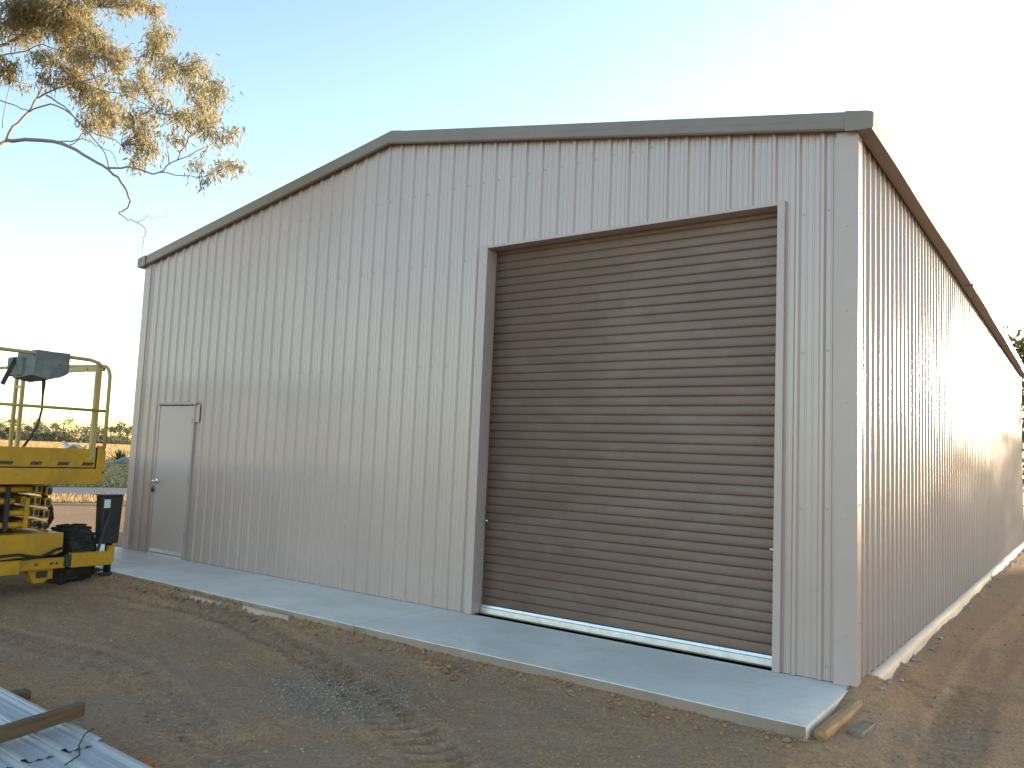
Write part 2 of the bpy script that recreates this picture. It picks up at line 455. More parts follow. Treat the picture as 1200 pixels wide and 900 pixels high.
def blades(name, n, dmin, dmax, tspan, h, wd, mat, z, seed):
    r = np.random.default_rng(seed)
    d = dmin + (dmax-dmin)*r.random(n)**1.25
    t = tspan(d)[0] + (tspan(d)[1]-tspan(d)[0])*r.random(n)
    if name == 'dry_grass':
        k_ = d > 61+np.clip((t+6)/16, 0, 1)*16; d = d[k_]; t = t[k_]; n = len(d)
    P = C2[None, :] + E_[None, :]*d[:, None] + T_[None, :]*t[:, None]
    a = r.random(n)*math.pi; hh = h*(.5+.8*r.random(n)); ww = wd*(.6+.8*r.random(n))
    dx, dy = np.cos(a)*ww, np.sin(a)*ww; lx, ly = r.normal(0, .25, n)*hh, r.normal(0, .25, n)*hh
    v = np.zeros((n, 3, 3)); v[:, 0, 0] = P[:, 0]-dx; v[:, 0, 1] = P[:, 1]-dy; v[:, 1, 0] = P[:, 0]+dx; v[:, 1, 1] = P[:, 1]+dy
    v[:, 0, 2] = v[:, 1, 2] = z; v[:, 2, 0] = P[:, 0]+lx; v[:, 2, 1] = P[:, 1]+ly; v[:, 2, 2] = z+hh
    me = np_mesh(name, v.reshape(-1, 3), np.arange(3*n).reshape(n, 3)); me.materials.append(mat)
    o = link(name, me); o['kind'] = 'stuff'; return o
blades('dry_grass', 90000, 58, 330, lambda d: (-.16*d-8, .30*d+6), .42, .10, M['straw'], -.14, 3)
blades('lawn_grass', 22000, 31.6, 60, lambda d: (-.02*d-8, .22*d+8), .07, .035, M['grass'], -.118, 5)
blades('verge_grass', 9000, 23.8, 26.8, lambda d: (-9+0*d, 14+0*d), .10, .03, M['straw'], -.13, 6)

# ------------------------------------------------------------------ loose stones and clods
def stones(name, P, S, mat, seed, flat=.65):
    r = np.random.default_rng(seed); n = len(P)
    base = np.array([(1,0,0),(-1,0,0),(0,1,0),(0,-1,0),(0,0,1),(0,0,-1)], float)
    tri = np.array([(0,2,4),(2,1,4),(1,3,4),(3,0,4),(2,0,5),(1,2,5),(3,1,5),(0,3,5)])
    v = base[None]*(.65+.7*r.random((n, 6, 1)))*S[:, None, None]
    v[:, :, 2] *= flat; a = r.random(n)*6.28; c, s = np.cos(a), np.sin(a)
    x = v[:, :, 0]*c[:, None]-v[:, :, 1]*s[:, None]; y = v[:, :, 0]*s[:, None]+v[:, :, 1]*c[:, None]
    v[:, :, 0] = x; v[:, :, 1] = y
    Z = gz(P[:, 0], P[:, 1])
    v[:, :, 0] += P[:, 0:1]; v[:, :, 1] += P[:, 1:2]; v[:, :, 2] += (Z+S*.2)[:, None]
    f = (np.arange(n)[:, None, None]*6+tri[None]).reshape(-1, 3)
    me = np_mesh(name, v.reshape(-1, 3), f); me.materials.append(mat)
    o = link(name, me); o['kind'] = 'stuff'; return o
n = 3200
P = np.stack([rng.normal(-2.85, .36, n), rng.normal(-2.32, .26, n)], 1)
P[:, 1] += -.35*(P[:, 0]+2.85)*.5
stones('gravel_patch', P, .004+.010*rng.random(n)**2.5, M['gravel'], 2)
n = 9000
P = np.stack([rng.uniform(-9, 3.2, n), -1.22-4.2*rng.random(n)**1.1], 1)
stones('pebbles', P, .003+.012*rng.random(n)**4, M['pebble'], 3)
n = 1500
P = np.stack([.12+2.6*rng.random(n)**1.3, rng.uniform(-1.2, 16, n)], 1)
stones('side_pebbles', P, .004+.014*rng.random(n)**4, M['pebble'], 4)
n = 1400
P = np.stack([rng.uniform(-9.5, .0, n), -AP-.015-.22*rng.random(n)**2.2], 1)
stones('soil_clods', P, .006+.022*rng.random(n)**4, M['clod'], 5)
n = 90
P = np.stack([rng.normal(-2.62, .15, n), 0*rng.random(n)], 1); P[:, 1] = -1.44-.25*(P[:, 0]+2.6)+rng.normal(0, .025, n)
stones('broken_crust', P, .012+.03*rng.random(n)**3, M['clod'], 6, .5)
n = 350
P = np.stack([.06+.10*rng.random(n)**1.5, rng.uniform(.1, 17, n)], 1)
stones('footing_spill', P, .008+.03*rng.random(n)**3, M['footing'], 7, .5)

# ================================================================== APRON
ax0 = -10.75
apron = obj('concrete_apron', MB().box(ax0+.02, -.03, -AP+.02, .0, -.35, -.012), M['concrete']); apron['kind'] = 'structure'
joints = [ax0, -8.9, -6.38, -3.93, .0]
for a, b in zip(joints[:-1], joints[1:]):
    s = MB(); nxs = 14; top = []
    xs = np.linspace(a+(.006 if a > ax0 else 0), b-(.006 if b < -.1 else 0), nxs)
    fr = [-AP + .006*float(vnoise(x*3, 1, 21)) for x in xs]
    ring = []
    for x, y in zip(xs, fr):
        s.v += [(x, y-.004, -.34), (x, y, -.006), (x, y+.006, 0), (x, -.001, 0)]
    for i in range(nxs-1):
        for k in range(3): s.f.append((4*i+k, 4*i+4+k, 4*i+5+k, 4*i+1+k)); s.sm.append(k < 2)
    for i in (0, nxs-1):
        s.v.append((xs[i], -.001, -.34)); s.f.append((4*i, 4*i+1, 4*i+2, 4*i+3, len(s.v)-1)); s.sm.append(False)
    so3 = obj('slab', s, M['concrete'], apron)
    so3.data.materials.append(M['stained'])
    for pg in so3.data.polygons:
        if max(so3.data.vertices[i_].co.z for i_ in pg.vertices) < -.004: pg.material_index = 1

# ================================================================== SHED
shed = thing('shed', 'large cream ribbed-steel shed with low gable roof and tall brown roller door', 'shed', (-W/2, L/2, 0))
PITCH = .1905
R0 = -4.9938                                   # a rib centre on the front wall
DX0, DX1, DH = -3.496, -.575, 3.637            # roller door opening
PX0, PX1, PH = -9.248, -8.398, 2.075           # personnel door opening
def roof_z(x): return HE + RISE*(1-abs(x+W/2)/(W/2))

def profile(u0, u1, c0):
    """rib profile between u0 and u1 as (u, outward)"""
    pts = []
    k = math.floor((u0-c0)/PITCH)-1
    while c0+k*PITCH < u1+PITCH:
        c = c0+k*PITCH
        for du, h in ((-.027,0),(-.0125,.019),(-.0095,.021),(.0095,.021),(.0125,.019),(.027,0),
                      (.060,0),(.066,.0045),(.074,.0045),(.080,0),(.1105,0),(.1165,.0045),(.1245,.0045),(.1305,0)):
            pts.append((c+du, h))
        k += 1
    us = np.array([p[0] for p in pts]); hs = np.array([p[1] for p in pts])
    out = [(u0, float(np.interp(u0, us, hs)))] + [p for p in pts if u0+1e-4 < p[0] < u1-1e-4] + [(u1, float(np.interp(u1, us, hs)))]
    return out, us, hs

def sheet_mesh(u0, u1, c0, proud, place, ztop, zbot=.004, openings=()):
    prof, us, hs = profile(u0, u1, c0)
    for (a, b, lo, hi) in openings:
        for e in (a, b):
            if u0 < e < u1: prof.append((e, float(np.interp(e, us, hs))))
    if u0 < -W/2 < u1: prof.append((-W/2, float(np.interp(-W/2, us, hs))))
    prof = sorted(set(prof)); s = MB()
    for (a, ha), (b, hb) in zip(prof[:-1], prof[1:]):
        if b-a < 1e-6: continue
        mid = (a+b)/2; iv = [[zbot, None]]
        for (oa, ob, lo, hi) in openings:
            if oa < mid < ob:
                iv = ([[zbot, lo]] if lo > zbot+.01 else []) + [[hi, None]]
        for lo, hi in iv:
            za, zb = (ztop(a), ztop(b)) if hi is None else (hi, hi)
            s.add([place(a, ha+proud, lo), place(b, hb+proud, lo), place(b, hb+proud, zb), place(a, ha+proud, za)], [(0,1,2,3)])
    return s

opens = [(DX0-.012, DX1+.012, 0, DH+.012), (PX0-.02, PX1+.02, 0, PH+.01)]
edges = [0.0]; k = R0 + PITCH*24 + .016
x = R0 + PITCH*math.floor((-.30-R0)/PITCH) - .02
while x > -W+.05:
    edges.append(x); x -= PITCH*4
edges.append(-W)
for i in range(len(edges)-1):
    hi, lo = edges[i], edges[i+1]
    s = sheet_mesh(max(lo-.022, -W), hi, R0, .0012*(i % 2), lambda u, h, z: (u, -h, z), lambda u: roof_z(u)-.015, openings=opens)
    obj('wall_sheet', s, M['cream'], shed, fixn=False)
# side walls: share meshes between the full sheets
def side_wall(xw, sgn):
    n_s = int(L/(PITCH*4))+1; first = None
    for i in range(n_s):
        u0 = i*PITCH*4; u1 = min(u0+PITCH*4+.022, L)
        if first is not None and u1-u0 > PITCH*4:
            o = link('wall_sheet', first.data, shed, (.0012*sgn*(i % 2), u0, 0)); continue
        s = sheet_mesh(u0, u1, .06, 0, lambda u, h, z: (xw+sgn*h, u, z), lambda u: HE-.01)
        o = obj('wall_sheet', s, M['cream'], shed, fixn=False)
        if first is None: first = o
side_wall(0.0, 1); side_wall(-W, -1)
bk = MB(); bk.add([(-W,L,0),(0,L,0),(0,L,HE),(-W/2,L,HE+RISE),(-W,L,HE)], [(0,1,2,3,4)])
obj('back_wall', bk, M['cream'], shed)

# roof sheets over both slopes
rl = math.hypot(W/2+.06, RISE); SL = RISE/(W/2)
def roof_sheet(i, sgn, first=[None, None]):
    q = 0 if sgn > 0 else 1
    u0 = -.07+i*PITCH*4; u1 = min(u0+PITCH*4+.022, L+.06)
    if first[q] is not None and u1-u0 > PITCH*4:
        link('roof_sheet', first[q].data, shed, (0, i*PITCH*4, .0012*(i % 2))); return
    prof, _, _ = profile(u0, u1, .06); s = MB()
    x0, x1 = -W/2, (-W/2)+sgn*(W/2+.06)
    for (a, ha), (b, hb) in zip(prof[:-1], prof[1:]):
        z0, z1 = HE+RISE+.075, HE+RISE+.075-SL*(W/2+.06)
        s.add([(x0,a,z0+ha),(x1,a,z1+ha),(x1,b,z1+hb),(x0,b,z0+hb)], [(0,1,2,3)])
    o = obj('roof_sheet', s, M['bronze'], shed, fixn=False)
    if first[q] is None: first[q] = o
for i in range(int((L+.13)/(PITCH*4))+1):
    roof_sheet(i, 1); roof_sheet(i, -1)
ridge = MB()
for sg in (1, -1):
    ridge.prism([(-W/2, HE+RISE+.112), (-W/2+sg*.16, HE+RISE+.112-.16*SL), (-W/2+sg*.16, HE+RISE+.106-.16*SL), (-W/2, HE+RISE+.106)], 1, -.06, L+.05)
obj('ridge_cap', ridge, M['bronze'], shed)

# barge capping: a folded channel along each gable slope, its lower lip standing clear of the ribs
for sg in (1, -1):
    b = MB(); xe = 0.03 if sg > 0 else -W-.02
    xm = -W/2
    za, zb = roof_z(xm), HE - (.005)
    zb = roof_z(xm) - SL*abs(xe-xm)
    def sl(dx, dz): return None
    prof = [(-.036,-.040),(-.082,-.046),(-.090,-.034),(-.090,.016),(-.086,.020),(-.086,.088),(-.080,.096),(.10,.100)]
    t = .0025
    P0 = [(xm, y, za+z) for y, z in prof]; P1 = [(xe, y, zb+z) for y, z in prof]
    n_ = len(prof)
    b.add(P0+P1, [(i, i+1, n_+i+1, n_+i) for i in range(n_-1)])
    o = obj('barge_capping', b, M['bronze'], shed, fixn=False)
    so_ = o.modifiers.new('thick', 'SOLIDIFY'); so_.thickness = .002
# dark foam strip under the capping lip
fo = MB()
for sg in (1, -1):
    xe = 0 if sg > 0 else -W
    za, zb = roof_z(-W/2), HE
    fo.add([(-W/2,-.033,za-.03),(xe,-.033,zb-.03),(xe,-.033,zb+.05),(-W/2,-.033,za+.05)], [(0,1,2,3)])
obj('foam_closer', fo, M['dark'], shed)

# eave gutters: quad profile, in lengths with joiners
def gutter(xw, sg):
    ys = [-.095, 5.9, 11.6, L+.05]
    dz = [0.0, -.012, -.05, -.085]; dx = [0, .016, .008, .0]
    prof = [(.030,.105),(.030,-.018),(.036,-.026),(.142,-.030),(.150,-.022),(.152,.088),(.146,.098),(.138,.090)]
    for i in range(3):
        b = MB(); n_ = len(prof); nseg = 6; V = []
        for k in range(nseg+1):
            f = k/nseg; y = ys[i]+(ys[i+1]-ys[i])*f + (.002 if k == 0 else 0)
            zz = dz[i]+(dz[i+1]-dz[i])*f; xx = dx[i]+(dx[i+1]-dx[i])*f + .004*math.sin(y*1.9)
            V += [(xw+sg*(p+xx*(p > .1)), y, HE-.035+q+zz) for p, q in prof]
        fs = [(k*n_+j, k*n_+j+1, (k+1)*n_+j+1, (k+1)*n_+j) for k in range(nseg) for j in range(n_-1)]
        b.add(V, fs)
        o = obj('gutter', b, M['bronze'], shed, fixn=False)
        so_ = o.modifiers.new('thick', 'SOLIDIFY'); so_.thickness = .003; so_.offset = 0
        if i == 0:
            e = MB(); e.prism([(xw+sg*(p+dx[0]), HE-.035+q) for p, q in [(-.05,-.016)]+prof[2:7]+[(.11,.112),(-.05,.142)]], 1, -.100, -.096)
            obj('gutter_end', e, M['bronze'], shed)
        else:
            j = MB(); j.box(*sorted((xw+sg*.028, xw+sg*(.156+dx[i]))), ys[i]-.05, ys[i]+.05, HE-.035-.036+dz[i], HE-.035-.031+dz[i])
            j.box(*sorted((xw+sg*(.153+dx[i]), xw+sg*(.158+dx[i]))), ys[i]-.05, ys[i]+.05, HE-.035-.036+dz[i], HE-.035+.09+dz[i])
            obj('gutter_joiner', j, M['bronze'], shed)
gutter(0, 1); gutter(-W, -1)

# corner flashings
for xw, sg in ((0, 1), (-W, -1)):
    c = MB()
    c.box(*sorted((xw-sg*.115, xw+sg*.036)), -.0365, -.0325, .002, HE-.03)
    c.box(*sorted((xw+sg*.032, xw+sg*.036)), -.0325, .085, .002, HE-.045)
    c.box(*sorted((xw-sg*.125, xw-sg*.115)), -.0365, -.012, .002, HE-.02)
    obj('corner_flashing', c, M['trim'], shed)

# floor slab showing as a footing strip along the right wall
fl = MB(); ys = np.linspace(-.0, L+.1, 60)
V = []
for y in ys:
    e = .055+.012*float(vnoise(y*1.3, 2, 41))+.006*float(vnoise(y*6, 5, 42))
    V += [(.0, y, -.002), (e, y, -.004-.006*abs(float(vnoise(y*3, 1, 43)))), (e+.02, y, -.05), (e+.035, y, -.4)]
fl.add(V, [(4*i+k, 4*i+4+k, 4*i+5+k, 4*i+1+k) for i in range(59) for k in range(3)], True)
fl.add([V[0], V[1], V[2], V[3], (0, 0, -.4)], [(0,1,2,3,4)])
obj('floor_slab', fl, M['footing'], shed)

# roller door surround
tr = MB()
tr.box(DX0-.085, DX0, -.040, -.0005, .003, DH+.035)        # left face
tr.box(DX0-.012, DX0+.0, -.0005, .155, .003, DH)           # left reveal
obj('door_jamb', tr, M['trim'], shed, .003)
tr = MB(); tr.box(DX1, DX1+.06, -.040, -.0005, .003, DH+.035); tr.box(DX1, DX1+.012, -.0005, .155, .003, DH)
obj('door_jamb', tr, M['trim'], shed, .003)
tr = MB(); tr.box(DX0+.0005, DX1-.0005, -.040, .18, DH, DH+.03)
obj('door_head', tr, M['trim'], shed, .003)

rd = MB(); rd.box(DX0-.05, DX1+.05, .128, .14, .01, DH+.35)
rd.box(DX0-.3, DX1+.3, .145, .5, DH+.1, DH+.45)
door = obj('roller_door', rd, M['dark'], shed)
pitch = .0815
sp = [(0,.001),(.0030,.003),(.0055,.0088),(.012,.0112),(.028,.0125),(.048,.0124),(.066,.0110),(.0735,.0088),(.0770,.0045),(.0795,.002)]
sm_ = MB(); xa, xb = DX0+.008, DX1-.008
for i, (z, o_h) in enumerate(sp):
    sm_.v += [(xa, .125-o_h, z), (xb, .125-o_h, z)]
for i in range(len(sp)-1): sm_.f.append((2*i, 2*i+1, 2*i+3, 2*i+2)); sm_.sm.append(True)
na = len(sp)
sm_.v += [(xa, .1275, 0), (xa, .1275, .0795)]; sm_.f.append(tuple(2*i for i in range(na))+(2*na+1, 2*na)); sm_.sm.append(False)
slat0 = obj('slat', sm_, M['bronze_door'], door)
for i in range(46):
    z = .088+i*pitch
    # the top of the curtain leans back to its drum
    dy = 0
    jit = .0012*math.sin(i*2.3)+.003*math.sin(i*.45)
    if i == 0: slat0.location = (0, 0, z); continue
    o = link('slat', slat0.data, door, (0, dy+jit, z))
br = MB(); br.prism([(.088,.012),(.094,.008),(.126,.008),(.126,.086),(.106,.086),(.098,.066),(.090,.060)], 0, DX0+.012, DX1-.03)
obj('bottom_rail', br, M['galv'], door)
br = MB(); br.box(DX0+.013, DX1-.013, .0905, .122, .0005, .0078); obj('bottom_seal', br, M['seal'], door)
for x in (DX0+.03, DX1-.05):
    lb = MB().tube([(x-.02, .10, .905), (x+.02, .10, .905)], .010, 8); obj('lock_bolt', lb, M['galv'], door)

# personnel door
pd = MB(); pd.box(PX0+.025, PX1-.025, -.030, .010, .035, PH-.02)
M['door'] = painted('door_skin', (.53,.43,.395), .45, .03, 2, grime=(.3,.26,.2), gamt=.1)
pdo = obj('personnel_door', pd, M['door'], shed, .003)
k = MB(); k.lathe([(.0,.012),(-.03,.012),(-.035,.026),(-.052,.030),(-.066,.024),(-.07,.01)], (PX0+.085, -.030, 1.0), 1, 14)
k.lathe([(0,.032),(-.006,.032),(-.008,.028)], (PX0+.085, -.030, 1.0), 1, 16)
obj('door_handle', k, M['chrome'], pdo)
k = MB(); k.box(PX0-.012, PX0+.03, -.058, -.030, .85, .90); k.tube([(PX0-.006,-.045,.90),(PX0-.006,-.045,.925),(PX0+.008,-.045,.935),(PX0+.022,-.045,.925),(PX0+.022,-.045,.90)], .004, 6)
obj('padlock', k, M['lift_dark'], pdo, .003)
for z in (.25, 1.03, 1.8):
    h = MB().tube([(PX1-.022,-.034,z),(PX1-.022,-.034,z+.09)], .007, 6); obj('hinge', h, M['trim'], pdo)
obj('door_sweep', MB().box(PX0+.03, PX1-.03, -.034, -.0295, .036, .085), M['galv'], pdo)
fr = MB()
fr.box(PX0-.02, PX0+.022, -.036, .03, .002, PH); fr.box(PX1-.022, PX1+.02, -.036, .03, .002, PH)
obj('door_frame', fr, M['trim'], shed, .003)
obj('door_drip', MB().prism([(-.036,PH+.03),(-.062,PH-.004),(-.058,PH-.010),(-.034,PH-.006)], 0, PX0-.05, PX1+.06), M['trim'], shed)
obj('door_flashing', MB().box(PX1+.022, PX1+.12, -.0275, -.0255, PH-.24, PH+.0), M['trim'], shed)
obj('door_threshold', MB().box(PX0+.022, PX1-.022, -.045, .03, .001, .030), M['galv'], shed)

# screw heads in rows along the girts
sc_ = MB()
def screw(c, ax, sg, r=.0065):
    o = [i for i in range(3) if i != ax]
    vs = []
    for d, rr in ((0, r*1.5), (.0015*sg, r*1.5), (.002*sg, r), (.006*sg, r)):
        for kk in range(6):
            q = list(c); q[ax] += d; q[o[0]] += rr*math.cos(kk*math.pi/3); q[o[1]] += rr*math.sin(kk*math.pi/3); vs.append(q)
    sc_.add(vs, [(i*6+k2, i*6+(k2+1) % 6, (i+1)*6+(k2+1) % 6, (i+1)*6+k2) for i in range(3) for k2 in range(6)]+[tuple(18+k2 for k2 in range(6))])
for zr in (.10, 1.25, 2.45, 3.55, 4.35):
    for kk in range(-26, 27):
        u = R0+kk*PITCH+.042
        if not (-W+.05 < u < -.13) or zr > roof_z(u)-.12: continue
        if DX0-.1 < u < DX1+.08 and zr < DH+.06: continue
        if PX0-.1 < u < PX1+.15 and zr < PH+.06: continue
        screw((u, -.0016, zr+.006*math.sin(kk*3.1)), 1, -1)
    if zr < 4:
        for kk in range(0, 89): screw((.0016, .06+kk*PITCH+.042, zr), 0, 1)
for zr in (.35, 1.2, 2.05, 2.75, 3.4): screw((-.045, -.0367, zr), 1, -1); screw((.0362, .03, zr+.1), 0, 1)
so2 = obj('wall_screws', sc_, M['trim'], shed, fixn=False); so2['kind'] = 'stuff'

# ================================================================== SCISSOR LIFT
FX = -8.1
LG = -.205
lift = thing('scissor_lift', 'yellow rough-terrain scissor lift parked left of the shed with its platform lowered', 'scissor lift', (-9.6, -2.25, LG))
Y, RL = M['yellow'], M['rail']
FARX = -11.25; YR, YL = -1.37, -3.13; YC = -2.25
def part(name, mb, mat=None, bevel=0, parent=None): return obj(name, mb, mat or Y, parent or lift, bevel)
part('platform_deck', MB().box(FARX, FX-.07, YL+.02, YR-.02, 1.06, 1.17), M['lift_dark'])
part('toe_board', MB().prism([(YL-.02,1.02),(-1.43,1.02),(-1.34,1.10),(-1.34,1.20),(YL-.02,1.20)], 0, FX-.03, FX), bevel=.006)
part('toe_board', MB().box(FX-.06, FX-.025, YL+.04, -1.445, 1.212, 1.43), bevel=.006)
part('toe_board', MB().prism([(-1.432,1.205),(-1.34,1.205),(-1.335,1.40),(-1.37,1.47),(-1.432,1.47)], 0, FX-.05, FX-.004), bevel=.006)
part('toe_board', MB().box(FARX, FX-.06, YR-.012, YR+.018, 1.03, 1.36), bevel=.005)
part('toe_board', MB().box(FARX, FX-.06, YL-.018, YL+.012, 1.03, 1.36), bevel=.005)
part('toe_board', MB().box(FARX-.03, FARX-.002, YL, YR, 1.03, 1.36), bevel=.005)
part('panel_seam', MB().box(FX-.05, FX-.022, YL+.04, -1.436, 1.2005, 1.2115).box(FX-.05, FX-.022, -1.4445, -1.4325, 1.2, 1.45), M['dark'])
for y0, y1 in ((-2.49,-2.35),(-2.17,-2.05),(-1.88,-1.755),(-1.605,-1.475)):
    d = MB()
    for q in range(5):                                  # worn slanted hazard dashes
        a = y0+(y1-y0)*(q/5); b = a+(y1-y0)/5*.78
        d.prism([(a,1.232+.004*(q % 2)),(b,1.234),(b+.022,1.274-.005*(q % 3)),(a+.022,1.276)], 0, FX-.0255, FX-.0235)
    part('warning_mark', d, M['decal'] if y0 != -1.88 else M['lift_dark'])
part('bolt', MB().lathe([(0,.013),(.008,.013),(.012,.008)], (FX, -1.36, 1.16), 0, 8), M['lift_dark'])
# railings
rr = .021
part('top_rail', MB().tube([(FX-.03,YL,2.30),(FX-.03,YL+.02,2.42),(FX-.03,YL+.10,2.478),(FX-.03,-2.0,2.480),(FX-.03,-1.60,2.474),(FX-.03,-1.50,2.448),(FX-.03,-1.465,2.40)], rr, 10), RL)
def arc(c, r, a0, a1, n_, f): return [f(c[0]+r*math.cos(a0+(a1-a0)*i/n_), c[1]+r*math.sin(a0+(a1-a0)*i/n_)) for i in range(n_+1)]
bend = arc((FX-.16, 2.27), .16, math.pi/2, 0, 6, lambda a, b: (a+.01, YR-.005, b))
part('top_rail', MB().tube([(FARX, YR, 2.50), (-10.0, YR, 2.487), (-9.0, YR, 2.455)]+bend+[(FX+.008, YR-.002, 1.9), (FX-.005, YR+.006, 1.44)], rr, 10), RL)
part('top_rail', MB().tube([(FARX, YL, 2.50), (-9.0, YL, 2.47), (FX-.05, YL, 2.43)], rr, 8), RL)
part('top_rail', MB().tube([(FARX, YL, 2.50), (FARX, YR, 2.50)], rr, 8), RL)
part('mid_rail', MB().tube([(FX-.02, YL, 1.885), (FX-.02, YR-.01, 1.885)], .017, 8), RL)
part('mid_rail', MB().tube([(FARX, YL, 1.9), (FARX, YR, 1.9)], .017, 8), RL)
part('mid_rail', MB().tube([(FARX, YL, 1.9), (FX-.03, YL, 1.885)], .017, 8), RL)
part('post', MB().box(FX-.075, FX-.02, -1.515, -1.455, 1.30, 2.44), RL, .006)
part('post', MB().box(FX-.075, FX-.02, YL-.02, YL+.03, 1.30, 2.36), RL, .006)
for x_ in (-10.57, -10.37): part('post', MB().box(x_-.026, x_+.026, YR-.024, YR+.018, 1.10, 2.48), RL, .005)
part('post', MB().box(FARX, FARX+.05, YL-.02, YL+.03, 1.1, 2.5), RL)
part('post', MB().box(-9.7, -9.65, YL-.02, YL+.03, 1.1, 2.46), RL)
part('gate_bar', MB().box(-9.25, -8.62, YR-.022, YR+.012, 2.375, 2.437), RL, .004)
part('gate_bar', MB().box(-8.60, FX-.14, YR-.022, YR+.012, 2.370, 2.433), RL, .004)
part('gate_catch', MB().box(-10.6, -10.36, YR-.02, YR+.0, 2.20, 2.235), RL)
# canvas-covered control box
cv = MB()
F = [(-2.215,2.515),(-1.875,2.505),(-1.862,2.285),(-1.96,2.222),(-2.08,2.196),(-2.245,2.228)]
n_ = len(F); Vf = [(FX+.03+.02*math.sin(i*2.1), y, z) for i, (y, z) in enumerate(F)]; Vb = [(FX-.34, y-.05, z-.03) for y, z in F]
cv.add(Vf+Vb, [tuple(range(n_)), tuple(range(2*n_-1, n_-1, -1))]+[(i, n_+i, n_+(i+1) % n_, (i+1) % n_) for i in range(n_)])
cov = part('control_cover', cv, M['canvas'])
sb = cov.modifiers.new('sub', 'SUBSURF'); sb.subdivision_type = 'SIMPLE'; sb.levels = sb.render_levels = 3
tx = bpy.data.textures.new('folds', 'CLOUDS'); tx.noise_scale = .14
dm = cov.modifiers.new('folds', 'DISPLACE'); dm.texture = tx; dm.strength = .035; dm.mid_level = .5
part('control_box', MB().box(FX-.52, FX-.16, -2.30, -2.02, 2.22, 2.44), M['canvas'], .02)
part('cover_strap', MB().bar((FX-.30,-2.30,2.42), (FX-.26,-2.43,2.11), .05, .012, (1,0,0)), M['lift_dark'], .004)
part('control_cable', MB().tube([(FX-.06,-2.09,2.21),(FX-.06,-2.085,2.14),(FX-.07,-2.08,2.02),(FX-.07,-2.075,1.85),(FX-.08,-2.10,1.68),(FX-.09,-2.16,1.54),(FX-.11,-2.22,1.42),(FX-.15,-2.24,1.2)], [.022,.022,.013,.013,.013,.015,.015,.015], 8), M['rope'])
# folded scissor stack, seen end-on
for lv in range(4):
    z0 = .505+lv*.132
    for y0, y1, tl in ((-1.925,-1.862,1),(-2.035,-1.972,-1),(-2.53,-2.467,-1),(-2.64,-2.577,1)):
        b = MB(); zz = z0+.05
        b.bar((FX-.14+.012*lv, (y0+y1)/2, zz-.012*tl), (-10.75, (y0+y1)/2, zz+.012*tl), y1-y0, .098)
        arm = part('scissor_arm', b, None, .006)
        part('pivot_pin', MB().tube([(FX-.155,y0-.012,zz-.012*tl),(FX-.155,y1+.012,zz-.012*tl)], .026, 10), M['lift_dark'], 0, arm)
        part('arm_end', MB().box(FX-.142+.012*lv, FX-.1385+.012*lv, y0+.010, y1-.010, zz-.012*tl-.036, zz-.012*tl+.034), M['lift_dark'], 0, arm)  # dark plate stands for the shade inside the hollow tube end
    zc = z0+.055
    yspan = [(-2.47,-1.97),(-2.30,-1.97),(-2.47,-2.22),(-2.47,-1.97)][lv]
    part('cross_tube', MB().tube([(FX-.20, yspan[0], zc), (FX-.20, yspan[1], zc)], .036, 10))
    part('cross_tube', MB().tube([(-10.4, -2.63, zc), (-10.4, -1.87, zc)], .036, 8))
for x_, zz in ((FX-.75,.52),(FX-.75,.66),(FX-.8,.78),(FX-.75,.90),(FX-1.3,.6),(FX-1.3,.85)):
    part('cross_tube', MB().tube([(x_, -2.47, zz), (x_, -1.97, zz)], .045, 10))
for y0, y1 in ((-2.135,-2.085),(-2.40,-2.35)):
    for zz in (.56,.70,.83,.95):
        part('scissor_arm', MB().bar((FX-.22, (y0+y1)/2, zz), (-10.6, (y0+y1)/2, zz+.02), y1-y0, .085), None, .005)
part('valve_block', MB().box(FX-.62, FX-.42, -2.34, -2.12, .5, .98), M['lift_dark'], .01)
part('stack_backing', MB().box(-9.75, -8.95, -2.57, -1.94, .49, 1.03), M['lift_dark'], .01)  # dark box added to stop see-through gaps, standing in for hoses and structure
part('lift_cylinder', MB().tube([(FX-.26,-2.25,.52),(FX-.5,-2.22,.75),(FX-1.6,-2.22,.98)], .06, 12), M['lift_dark'])
part('link_plate', MB().box(FX-.17, FX-.14, -2.33, -2.285, .50, 1.0), M['lift_dark'])
part('link_plate', MB().box(FX-.175, FX-.15, -2.12, -2.075, .52, .86))
part('hydraulic_hose', MB().tube([(FX-.5,-1.83,.95),(FX-.45,-1.78,.85),(FX-.42,-1.72,.72),(FX-.42,-1.70,.60),(FX-.45,-1.74,.5),(FX-.5,-1.8,.45)], .028, 8), M['rope'])
# chassis
part('chassis', MB().box(-10.95, FX-.36, YC-.47, YC+.47, .17, .47), None, .01)
part('end_plate', MB().prism([(-2.77,.19),(-1.80,.23),(-1.73,.255),(-1.735,.472),(-2.77,.472)], 0, FX-.06, FX-.02), None, .006)
part('end_plate', MB().box(FX-.5, FX-.0605, -2.75, -1.74, .43, .468))
part('bumper_beam', MB().box(FX-.05, FX+.03, -2.78, -2.19, .045, .195), None, .008)
part('bumper_beam', MB().box(FX-.045, FX+.005, -2.1895, -1.70, .075, .195), None, .006)
for y_ in (-1.80, -1.855, -2.02): part('bolt', MB().lathe([(0,.014),(.01,.014),(.013,.009)], (FX+.005, y_, .135), 0, 6), M['lift_dark'])
part('axle_bracket', MB().prism([(-2.07,.072),(-1.80,.072),(-1.80,-.03),(-1.88,-.085),(-1.99,-.085)], 0, FX-.22, FX-.08), None, .008)
part('axle_bracket', MB().box(FX-.14, FX-.078, -1.83, -1.79, -.05, .074), None, .004)
